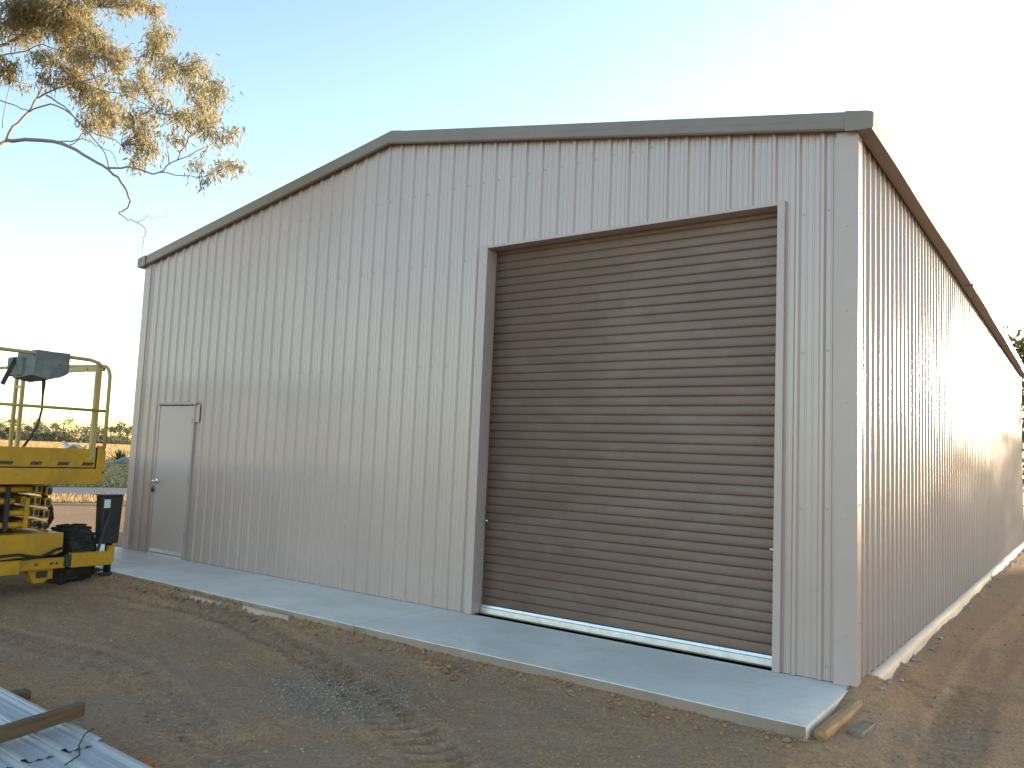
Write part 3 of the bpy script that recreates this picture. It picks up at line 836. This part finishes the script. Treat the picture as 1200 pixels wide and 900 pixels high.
part('axle_bracket', MB().box(FX-.0795, FX-.077, -1.97, -1.85, -.03, .045), M['lift_dark'])  # thin dark plate stands for the shaded hole in the bracket
part('axle', MB().tube([(FX-.38, -3.2, .14), (FX-.38, -1.3, .14)], .07, 10), M['lift_dark'])
part('hydraulic_hose', MB().tube([(FX+.02,-2.75,.22),(FX+.035,-2.40,.255),(FX+.04,-2.22,.262),(FX+.05,-2.10,.235),(FX+.05,-2.0,.222),(FX+.045,-1.92,.25),(FX+.03,-1.83,.29),(FX-.01,-1.74,.30),(FX-.1,-1.70,.29)], .016, 8), M['rope'])
part('hydraulic_hose', MB().tube([(FX+.01,-2.17,.20),(FX+.03,-2.08,.215),(FX+.035,-1.98,.225),(FX+.02,-1.9,.24),(FX-.05,-1.8,.27)], .013, 8), M['rope'])
part('outrigger_beam', MB().box(FX-.045, FX+.055, -1.655, -1.195, .075, .235), None, .008)
part('outrigger_beam', MB().box(FX-.035, FX+.045, -1.72, -1.656, .09, .22), M['lift_dark'])
part('outrigger_beam', MB().box(FX-.05, FX+.06, -1.235, -1.165, .10, .30), None, .006)
jx = FX-.02
jg = gz1(jx, -1.20)
jk = part('jack', MB().tube([(jx, -1.20, jg+.03), (jx, -1.20, .40)], .042, 12).lathe([(0,.10),(.02,.10),(.035,.05)], (jx, -1.2, jg), 2, 16), M['lift_black'])
part('jack_cover', MB().prism([(-1.35,.325),(-1.14,.325),(-1.12,.885),(-1.375,.885)], 0, jx-.05, jx+.10), M['lift_black'], .012, jk)
part('cover_lid', MB().box(jx-.06, jx+.11, -1.385, -1.11, .886, .900), M['lift_dark'], .005, jk)
part('sticker', MB().box(jx+.1005, jx+.1025, -1.350, -1.275, .745, .845), M['sticker'], 0, jk)
part('jack_strut', MB().bar((jx+.13,-1.40,.25), (jx+.115,-1.28,.70), .03, .02, (1,0,0)), M['lift_dark'], 0, jk)
part('jack', MB().tube([(jx, -3.30, -.17), (jx, -3.30, .40)], .042, 12).lathe([(0,.10),(.02,.10),(.035,.05)], (jx, -3.3, gz1(jx,-3.3)), 2, 16).box(jx-.12, jx+.1, -3.45, -3.14, .32, .9), M['lift_black'])
part('outrigger_beam', MB().box(FX-.045, FX+.055, -3.3, -2.79, .075, .235), None, .008)
# wheels with lugged tyres
def wheel(x_, y_, sg):
    rw, hw = .375, .165; zc = LG+rw-.012
    t = MB(); t.lathe([(-hw,.20),(-hw,.31),(-hw+.02,.345),(-hw+.05,.352),(hw-.05,.352),(hw-.02,.345),(hw,.31),(hw,.20)], (x_, y_, zc), 1, 36)
    for kk in range(18):
        a = 2*math.pi*kk/18
        for sd_, ph in ((-1, 0), (1, math.pi/18)):
            aa = a+ph
            def pt(r, u, da): return (x_+r*math.cos(aa+da), y_+u, zc+r*math.sin(aa+da))
            u0, u1 = sd_*.015, sd_*(hw-.004)
            vs = [pt(.345,u0,-.02),pt(.345,u1,-.08),pt(.345,u1,.02),pt(.345,u0,.07),pt(rw,u0,-.01),pt(rw-.012,u1,-.07),pt(rw-.012,u1,.01),pt(rw,u0,.06)]
            t.add(vs, [(0,1,2,3),(4,7,6,5),(0,4,5,1),(1,5,6,2),(2,6,7,3),(3,7,4,0)])
    wo = part('wheel', MB().lathe([(-hw+.03,.06),(-hw+.03,.205),(hw-.03,.205),(hw-.03,.06)], (x_, y_, zc), 1, 24).lathe([(-.02,.05),(sg*hw,.05)] if sg > 0 else [(-hw,.05),(.02,.05)], (x_,y_,zc), 1, 12))
    part('tyre', t, M['rubber'], 0, wo)
for x_ in (FX-.40, -10.6):
    wheel(x_, -1.46, 1); wheel(x_, -3.04, -1)
# white rag on the deck edge
rg = MB(); G = 9
for i in range(G):
    for j in range(G):
        u, v_ = i/(G-1), j/(G-1)
        rg.v.append((FX-.16+.12*v_, -1.78+.22*u, 1.435+.02*math.sin(u*9+v_*5)+.045*max(0, 1-u*2.2)*(1-v_)+.018*math.cos(v_*8-u*3)+.012))
rg.f = [(i*G+j, (i+1)*G+j, (i+1)*G+j+1, i*G+j+1) for i in range(G-1) for j in range(G-1)]; rg.sm = [True]*len(rg.f)
rag = obj('rag', rg, M['white']); so_ = rag.modifiers.new('thick', 'SOLIDIFY'); so_.thickness = .012
tag(rag, 'crumpled white rag lying on the edge of the yellow lift platform', 'rag')

# ================================================================== TIMBER AND SHEETS ON THE GROUND
def beam(name, a, b, wd, ht, mat, label, cat, group=None, bevel=.006):
    a = Vector(a); b = Vector(b); d = b-a; ln = d.length
    s = MB()
    n_ = 8; V = []
    for i in range(n_+1):
        y = -ln/2+ln*i/n_; wob = .003*math.sin(i*1.7)
        V += [(-wd/2+wob, y, -ht/2), (wd/2+wob, y, -ht/2), (wd/2+wob, y, ht/2+wob*.6), (-wd/2+wob, y, ht/2+wob*.6)]
    s.add(V, [(4*i+k2, 4*i+(k2+1) % 4, 4*i+4+(k2+1) % 4, 4*i+4+k2) for i in range(n_) for k2 in range(4)]+[(3,2,1,0),(4*n_,4*n_+1,4*n_+2,4*n_+3)])
    o = obj(name, s, mat, None, bevel)
    o.location = (a+b)/2; o.rotation_mode = 'QUATERNION'; o.rotation_quaternion = d.to_track_quat('Y', 'Z')
    tag(o, label, cat, group); return o
beam('timber_post', (.062,-1.12,-.058), (.085,-.24,-.055), .082, .075, M['pine'], 'pale rounded pine post lying along the right end of the concrete apron', 'timber', bevel=.028)
beam('timber_offcut', (.19,-.80,-.100), (.215,-.50,-.097), .085, .03, M['grey_timber'], 'small weathered board half buried in dirt beside the pale pine post', 'timber')

# sheets: front-left stack on bearers
SZ = -.055
beam('timber_bearer', (-2.57,-5.4,gz1(-2.6,-4.2)+.035), (-2.575,-3.86,gz1(-2.6,-3.9)+.03), .09, .07, M['orange_timber'], 'orange timber bearer poking out under the near end of the sheet stack', 'timber')
beam('timber_bearer', (-4.22,-5.4,gz1(-4.2,-4.2)+.03), (-4.17,-3.77,gz1(-4.2,-3.9)+.03), .09, .06, M['timber'], 'dark timber bearer poking out under the far part of the sheet stack', 'timber')
M['sheet'] = painted('sheet_steel', (.40,.40,.395), .5, .06, 3, grime=(.33,.28,.24), gamt=.45, gscale=2.2)
labels = ['topmost pale ribbed steel sheet of the stack at bottom left', 'pale ribbed steel sheet second from top in the stack at bottom left', 'lowest pale ribbed steel sheet of the stack at bottom left']
for q, (x0, x1, ye, dz) in enumerate(((-6.6,-2.83,-3.935,.010), (-6.9,-1.7,-3.955,.0035), (-6.7,-1.75,-3.94,-.003))):
    prof, _, _ = profile(-.765, 0.0, -.030); s = MB()
    xs = np.linspace(x0, x1, 12)
    for (a, ha), (b, hb) in zip(prof[:-1], prof[1:]):
        for xa_, xb_ in zip(xs[:-1], xs[1:]):
            f = lambda x_: ye-.055*(x_+3.9)*.55
            s.add([(xa_, f(xa_)+a, SZ+dz+ha), (xb_, f(xb_)+a, SZ+dz+hb*0+ha), (xb_, f(xb_)+b, SZ+dz+hb), (xa_, f(xa_)+b, SZ+dz+hb)], [(0,1,2,3)])
    o = obj('steel_sheet', s, M['sheet'], None, fixn=False)
    tag(o, labels[q], 'steel sheet', 'stacked steel sheets')
beam('timber_batten', (-3.02,-4.75,SZ+.083), (-3.235,-3.90,SZ+.079), .05, .078, M['timber'], 'brown timber batten laid across the top of the steel sheet stack', 'timber')
wr = MB().tube([(-2.62,-4.28,SZ+.03),(-2.72,-4.16,SZ+.02),(-2.85,-4.10,SZ+.022),(-2.93,-4.03,SZ+.045),(-2.96,-3.97,SZ+.05)], .0035, 6)
tag(obj('wire', wr, M['rope']), 'thin dark wire lying across the near end of the steel sheets', 'wire')

# flat concrete spills along the apron edge
for (x0, x1, yy, lb) in ((-6.35,-5.75,-1.235,'short flat concrete spill against the apron edge left of the roller door'), (-5.45,-4.75,-1.225,'long thin concrete spill against the apron edge just left of the roller door')):
    s = MB(); n_ = 14; top = []
    for i in range(n_):
        a = 2*math.pi*i/n_; r_ = 1+.25*float(vnoise(i*1.3, x0, 51))
        top.append(((x0+x1)/2+(x1-x0)/2*math.cos(a)*r_, yy+.03*math.sin(a)*r_))
    zt = gz1((x0+x1)/2, yy)+.020
    s.add([(p[0], p[1], zt) for p in top]+[((x0+x1)/2+(p[0]-(x0+x1)/2)*1.06, yy+(p[1]-yy)*1.3, zt-.05) for p in top], [tuple(range(n_))]+[(i, n_+i, n_+(i+1) % n_, (i+1) % n_) for i in range(n_)])
    tag(obj('concrete_spill', s, M['spill']), lb, 'concrete')

# ================================================================== GUM TREE (upper left)
gum = thing('gum_tree', 'tall gum tree with sunlit olive leaves overhanging from the upper left', 'tree', tuple(at(-260, 540, 11.6)*np.array([1,1,0])+np.array([0,0,-.15])))
GB = Vector(at(-260, 540, 11.6)); GB.z = -.3
def D(px, py): return 10.5+.5*math.sin(px*.013+1)+.45*math.sin(py*.02+px*.007)
def pt(px, py, o=0): return Vector(at(px, py, D(px, py)+o))
fork = pt(-190, 330, .6)
trunk = MB().tube([GB, GB.lerp(fork, .35)+Vector((.06,.03,0)), GB.lerp(fork, .7)+Vector((-.05,.02,0)), fork, fork+Vector((-.5,.1,1.2)), fork+Vector((-.7,.25,2.9))], [.27,.23,.2,.17,.12,.07], 14)
obj('trunk', trunk, M['bark'], gum)
LIMBS = []
def limb(pts, r0, r1, o=0, wig=.012):
    P_ = [pt(x_, y_, o) if not isinstance(x_, Vector) else x_ for x_, y_ in pts]
    Q = []
    for i in range(len(P_)-1):                        # smooth a little with extra points
        p0 = P_[max(i-1, 0)]; p1 = P_[i]; p2 = P_[i+1]; p3 = P_[min(i+2, len(P_)-1)]
        for t in (0, .34, .67):
            q = .5*((2*p1)+(p2-p0)*t+(2*p0-5*p1+4*p2-p3)*t*t+(3*p1-p0-3*p2+p3)*t**3)
            if i or t: q = q+Vector((random.uniform(-1,1), random.uniform(-1,1), random.uniform(-1,1)))*wig
            Q.append(q)
    Q.append(P_[-1]); n_ = len(Q)
    rad = [.68*r0+.68*(r1-r0)*(i/(n_-1))**.8 for i in range(n_)]
    LIMBS.append((Q, rad))
    obj('limb', MB().tube(Q, rad, 8), M['bark'], gum)
V0 = (fork, 0); V1 = (fork+Vector((-.5,.1,1.2)), 0)
limb([V0,(-120,262),(-60,205),(0,170),(14,165),(62,165),(82,172),(105,185),(128,199),(141,213),(150,228),(153,238),(146,246),(139,250)], .055, .010)
limb([(139,250),(150,257),(163,261),(170,270),(167,285),(165,300),(158,312)], .012, .003)
limb([(161,260),(172,254),(186,255),(199,248)], .007, .002)
limb([(172,254),(168,244)], .005, .002)
limb([(165,290),(160,297),(168,318)], .004, .002)
limb([(124,197),(150,196),(172,202),(187,202),(200,190),(222,182),(245,170),(265,160)], .022, .005)
limb([(187,202),(215,206),(240,207),(258,200),(268,194)], .012, .003)
limb([(198,191),(196,175),(192,160)], .010, .003)
limb([(208,187),(216,172),(224,158),(240,148),(262,138)], .010, .003)
limb([(6,167),(16,150),(32,132),(44,115),(50,98),(55,80)], .032, .010)
limb([(32,132),(58,122),(84,135),(105,158),(122,180),(128,199)], .018, .010)
limb([(55,112),(75,125),(100,150),(135,165),(150,180)], .018, .006)
limb([(62,165),(85,165),(100,155),(120,150),(140,150)], .016, .005)
limb([(82,170),(98,163),(112,170),(130,178),(139,196)], .012, .005)
limb([(44,115),(75,100),(110,92),(130,82),(152,80)], .018, .005)
limb([V1,(-60,80),(0,55),(15,47),(27,39),(50,25),(65,12),(80,-8)], .048, .018)
limb([(-30,72),(10,63),(30,60),(48,52),(80,62),(100,70)], .020, .006)
limb([(65,12),(95,12),(130,8),(160,6),(190,8)], .016, .004)
limb([(50,60),(70,78),(95,95),(130,108),(155,106),(180,98),(198,92),(214,82)], .017, .004)
limb([(150,112),(180,128),(200,136),(228,124),(250,112)], .010, .003)
limb([(130,82),(150,68),(172,66),(188,52)], .010, .003)
limb([(3,150),(6,120),(10,100),(4,80)], .010, .004)
limb([(-40,120),(0,118),(20,125),(34,130)], .014, .01)
limb([V1,(-130,60),(-70,-20),(-10,-60)], .06, .02)
limb([V0,(-260,230),(-330,140),(-380,60)], .10, .03, 1.0)
CL = [(20,15,30),(50,8,30),(35,30,24),(75,28,20),(95,22,22),(75,40,16),(112,5,22),(140,5,14),(185,10,11),(165,4,10),(8,75,14),(15,92,13),(50,70,16),(55,90,13),(85,60,22),(100,70,20),(120,45,18),(125,60,16),(85,88,20),(105,98,20),(110,117,23),(125,122,20),(120,137,16),(140,70,13),(150,65,14),(138,150,16),(165,100,12),(175,90,11),(185,55,17),(190,45,13),(195,70,11),(175,75,9),(150,105,14),(165,160,19),(175,172,15),(170,187,10),(155,140,14),(190,130,12),(200,140,10),(205,90,15),(216,80,15),(234,75,12),(225,95,9),(235,105,9),(255,103,13),(262,112,9),(245,115,11),(230,125,11),(215,132,10),(250,135,7),(235,145,10),(225,155,9),(245,152,9),(215,165,8),(270,155,8),(256,165,7),(228,194,8),(265,190,9),(276,195,7),(255,198,5),(236,212,4),
      (-20,20,34),(-60,40,38),(-30,80,26),(-110,20,40),(-60,-30,45),(10,-30,40),(80,-25,34),(150,-22,22),(-180,40,50),(-260,60,60),(-330,100,55),(-380,40,60),(-240,-30,60),(-140,-60,60)]
TW = MB(); LV = []; LF = []
allp = [(q, r_) for Q, rad in LIMBS for q, r_ in zip(Q, rad)]
AP_ = np.array([list(q) for q, _ in allp])
r_ = np.random.default_rng(11)
for (cx, cy, cr) in CL:
    off = r_.normal(0, .35); C_ = np.array(pt(cx, cy, off)); rad = cr*10.6/FPX
    j = np.argmin(((AP_-C_)**2).sum(1)); src = AP_[j]
    nt_ = max(3, int(cr*.45)); tips = []
    for kk in range(nt_):
        e = C_+r_.normal(0, .55, 3)*rad*np.array([1,1,.9])
        mid = (src*.45+e*.55)+r_.normal(0, .03, 3)+np.array([0,0,.03])
        TW.tube([src, mid, e], [.006,.004,.0018], 4, False); tips.append((mid, e))
    nl = int((1.35 if cy > 62 else 1.8)*cr*cr)+26
    # foliage hangs in small sprays round the twig ends
    nsp = max(4, nl//11); spr = []
    for s_ in range(nsp):
        mid, e = tips[r_.integers(len(tips))]; f = r_.random()**.6
        spr.append(mid*(1-f)+e*f+r_.normal(0, .16, 3)*rad)
    for kk in range(nl):
        p = spr[r_.integers(nsp)]+r_.normal(0, .055, 3)
        a = r_.random()*6.283; tilt = r_.normal(.15, .45)
        d = np.array([math.cos(a)*math.cos(tilt-1.0), math.sin(a)*math.cos(tilt-1.0), math.sin(tilt-1.0)])
        ln = r_.uniform(.05, .105); sd_ = np.cross(d, r_.normal(0, 1, 3)); sd_ /= np.linalg.norm(sd_)+1e-9
        wdt = ln*r_.uniform(.08, .13); b = len(LV)
        LV += [p, p+d*ln*.45+sd_*wdt, p+d*ln+np.array([0,0,-.012]), p+d*ln*.45-sd_*wdt]; LF.append((b, b+1, b+2, b+3))
obj('twigs', TW, M['bark'], gum, fixn=False)['kind'] = 'stuff'
cr = MB(); cr.v = [tuple(p) for p in LV]; cr.f = LF; cr.sm = [False]*len(LF)
crown = obj('crown', cr, M['leaf'], gum, fixn=False); crown['kind'] = 'stuff'

# ================================================================== TREES IN THE DISTANCE
def far_tree(x_, y_, h, wd, seed, label, group, mat, lf=None, nq=420, name='gum_tree', bare=.25, ncl=9, grow=1.0):
    r = np.random.default_rng(seed); z0 = -.2
    t = thing(name, label, 'tree', (x_, y_, z0), group)
    lean = r.normal(0, .05, 2)*h
    tp = [(x_, y_, z0), (x_+lean[0]*.4, y_+lean[1]*.4, h*.35), (x_+lean[0], y_+lean[1], h*.8)]
    s = MB().tube(tp, [h*.022, h*.016, h*.006], 7)
    cl = []
    for k2 in range(ncl):
        a = r.random()*6.283; q = r.random()**.5*wd*.38; zz = h*(bare+.12+(1-bare-.2)*r.random()**.8)
        q *= 1.0-.6*max(0, (zz/h-.6)/.4)
        c = np.array([x_+lean[0]*.6+math.cos(a)*q, y_+lean[1]*.6+math.sin(a)*q, zz]); cl.append((c, wd*r.uniform(.14, .26)))
        s.tube([(x_+lean[0]*.4, y_+lean[1]*.4, h*.33), tuple(c*.5+np.array([x_, y_, h*.35])*.5+np.array([0,0,h*.03])), tuple(c)], [h*.010, h*.006, h*.003], 5, False)
    obj('trunk', s, M['far_bark'], t, fixn=False)
    V = []; F_ = []; lf = lf or wd*.06
    for k2 in range(nq):
        c, cr_ = cl[r.integers(ncl)]
        d = r.normal(0, 1, 3); d /= np.linalg.norm(d); p = c+d*cr_*r.random()**.45*np.array([1.1,1.1,.75])
        u = r.normal(0, 1, 3); u /= np.linalg.norm(u); v_ = np.cross(u, r.normal(0, 1, 3)); v_ /= np.linalg.norm(v_)
        s1, s2 = lf*r.uniform(.6, 1.3), lf*r.uniform(.35, .8); b = len(V)
        V += [p-u*s1, p+v_*s2, p+u*s1, p-v_*s2]; F_.append((b, b+1, b+2, b+3))
    m2 = MB(); m2.v = [tuple(p) for p in V]; m2.f = F_; m2.sm = [False]*len(F_)
    obj('crown', m2, mat, t, fixn=False)
    return t

r = np.random.default_rng(8)
def on_ground(px, dist):
    d = FW+RT*(px-600)/FPX-UP*(512+px*.045-450)/FPX; d = d[:2]/np.linalg.norm(d[:2]); return C2+d*dist
px = -46.0; kk = 0
while px < 176:
    dist = r.uniform(285, 345)
    p = on_ground(px, dist)
    hpx = [20,24,17,22,26,18,23,19,25,21,16,22,27,19][kk % 14]
    h = hpx/FPX*dist*.93
    if px < 122: lb = 'distant olive gum tree beyond the golden field, seen through or over the yellow lift'; gp = 'far trees seen around the lift'
    else: lb = 'distant olive gum tree beyond the golden field, in the gap between lift and shed'; gp = 'far trees in the gap beside the shed'
    far_tree(p[0], p[1], h, h*r.uniform(.95, 1.35), 100+kk, lb, gp, M['far_leaf'], lf=h*.045, nq=520, bare=.12, ncl=12)
    px += r.uniform(8, 13); kk += 1
# low scrub under them
sv = []; sf = []
for i in range(5200):
    px = r.uniform(-60, 190); dist = r.uniform(300, 372); p = on_ground(px, dist)
    hh = 2.2+1.6*float(vnoise(px*.09, dist*.03, 61)); q = np.array([p[0], p[1], -.1+hh*r.random()**.8])
    u = r.normal(0, 1, 3); u /= np.linalg.norm(u); v_ = np.cross(u, r.normal(0, 1, 3)); v_ /= np.linalg.norm(v_); b = len(sv)
    s1 = r.uniform(.35, .8); sv += [q-u*s1, q+v_*s1*.7, q+u*s1, q-v_*s1*.7]; sf.append((b, b+1, b+2, b+3))
me = np_mesh('far_scrub', np.array(sv), np.array(sf)); me.materials.append(M['far_leaf']); link('far_scrub', me)['kind'] = 'stuff'

# trees past the far right end of the shed
far_tree(-1.7, 40, 8.4, 7.2, 301, 'tall olive gum tree showing past the far right end of the shed', None, M['near_leaf'], lf=.16, nq=2600, bare=.3, ncl=15)
far_tree(-3.0, 33.5, 4.6, 5.2, 302, 'low bushy sunlit tree at the foot of the far right end of the shed', None, M['near_leaf'], lf=.14, nq=1800, name='bushy_tree', bare=.05, ncl=12)

# the belt of trees to the east that keeps the low sun off the yard
for i, (x_, y_, h, wd) in enumerate(((2.2,47,6.6,6.0),(5.6,50,7.1,7.0),(9.4,48,6.7,6.4),(13.5,51,7.4,7.4))):
    far_tree(x_, y_, h, wd, 320+i, 'one of a belt of olive trees standing east of the shed beyond its far end', 'belt of trees east of the shed', M['near_leaf'], lf=.2, nq=2200, bare=.02, ncl=16, name='belt_tree')

# spiky plant and rocks at the lawn edge
p = on_ground(142, 66)
sp_ = thing('spiky_plant', 'dark spiky rosette plant at the far edge of the green lawn', 'plant', (p[0], p[1], -.12))
for i in range(34):
    a = i*2.399; el = .25+1.15*(i/34); ln = 1.15-.25*(i/34)
    d = Vector((math.cos(a)*math.cos(el), math.sin(a)*math.cos(el), math.sin(el))); sd_ = Vector((-math.sin(a), math.cos(a), 0))
    b0 = Vector((p[0], p[1], -.05)); b = MB()
    V = []
    for f, ww in ((0,.05),(.4,.075),(.75,.045),(1,.004)):
        c = b0+d*ln*f*1.15+Vector((0,0,-.18*f*f*math.cos(el))); nn = d.cross(sd_)
        V += [c-sd_*ww, c+nn*.02, c+sd_*ww]
    b.add(V, [(3*j+q, 3*j+q+1, 3*j+3+q+1, 3*j+3+q) for j in range(3) for q in range(2)])
    obj('leaf', b, M['spiky'], sp_, fixn=False)
for i, (dx_, s_, lb) in enumerate(((8.5, .62, 'pale grey garden rock just right of the spiky plant'), (2.0, .42, 'small grey rock at the foot of the spiky plant'), (13.5, .7, 'grey garden rock nearest the shed wall on the far lawn'))):
    q = on_ground(142+dx_, 64.5); bm = bmesh.new(); bmesh.ops.create_icosphere(bm, subdivisions=3, radius=s_)
    for v_ in bm.verts:
        c = v_.co.normalized(); f = 1+.28*float(vnoise(c.x*2+i*5, c.y*2+c.z*3, 71))
        v_.co = Vector((v_.co.x*f*1.3, v_.co.y*f, v_.co.z*f*.62))
    me = bpy.data.meshes.new('garden_rock'); bm.to_mesh(me); bm.free(); me.materials.append(M['rock'])
    o = link('garden_rock', me, None, (q[0], q[1], -.05)); tag(o, lb, 'rock')
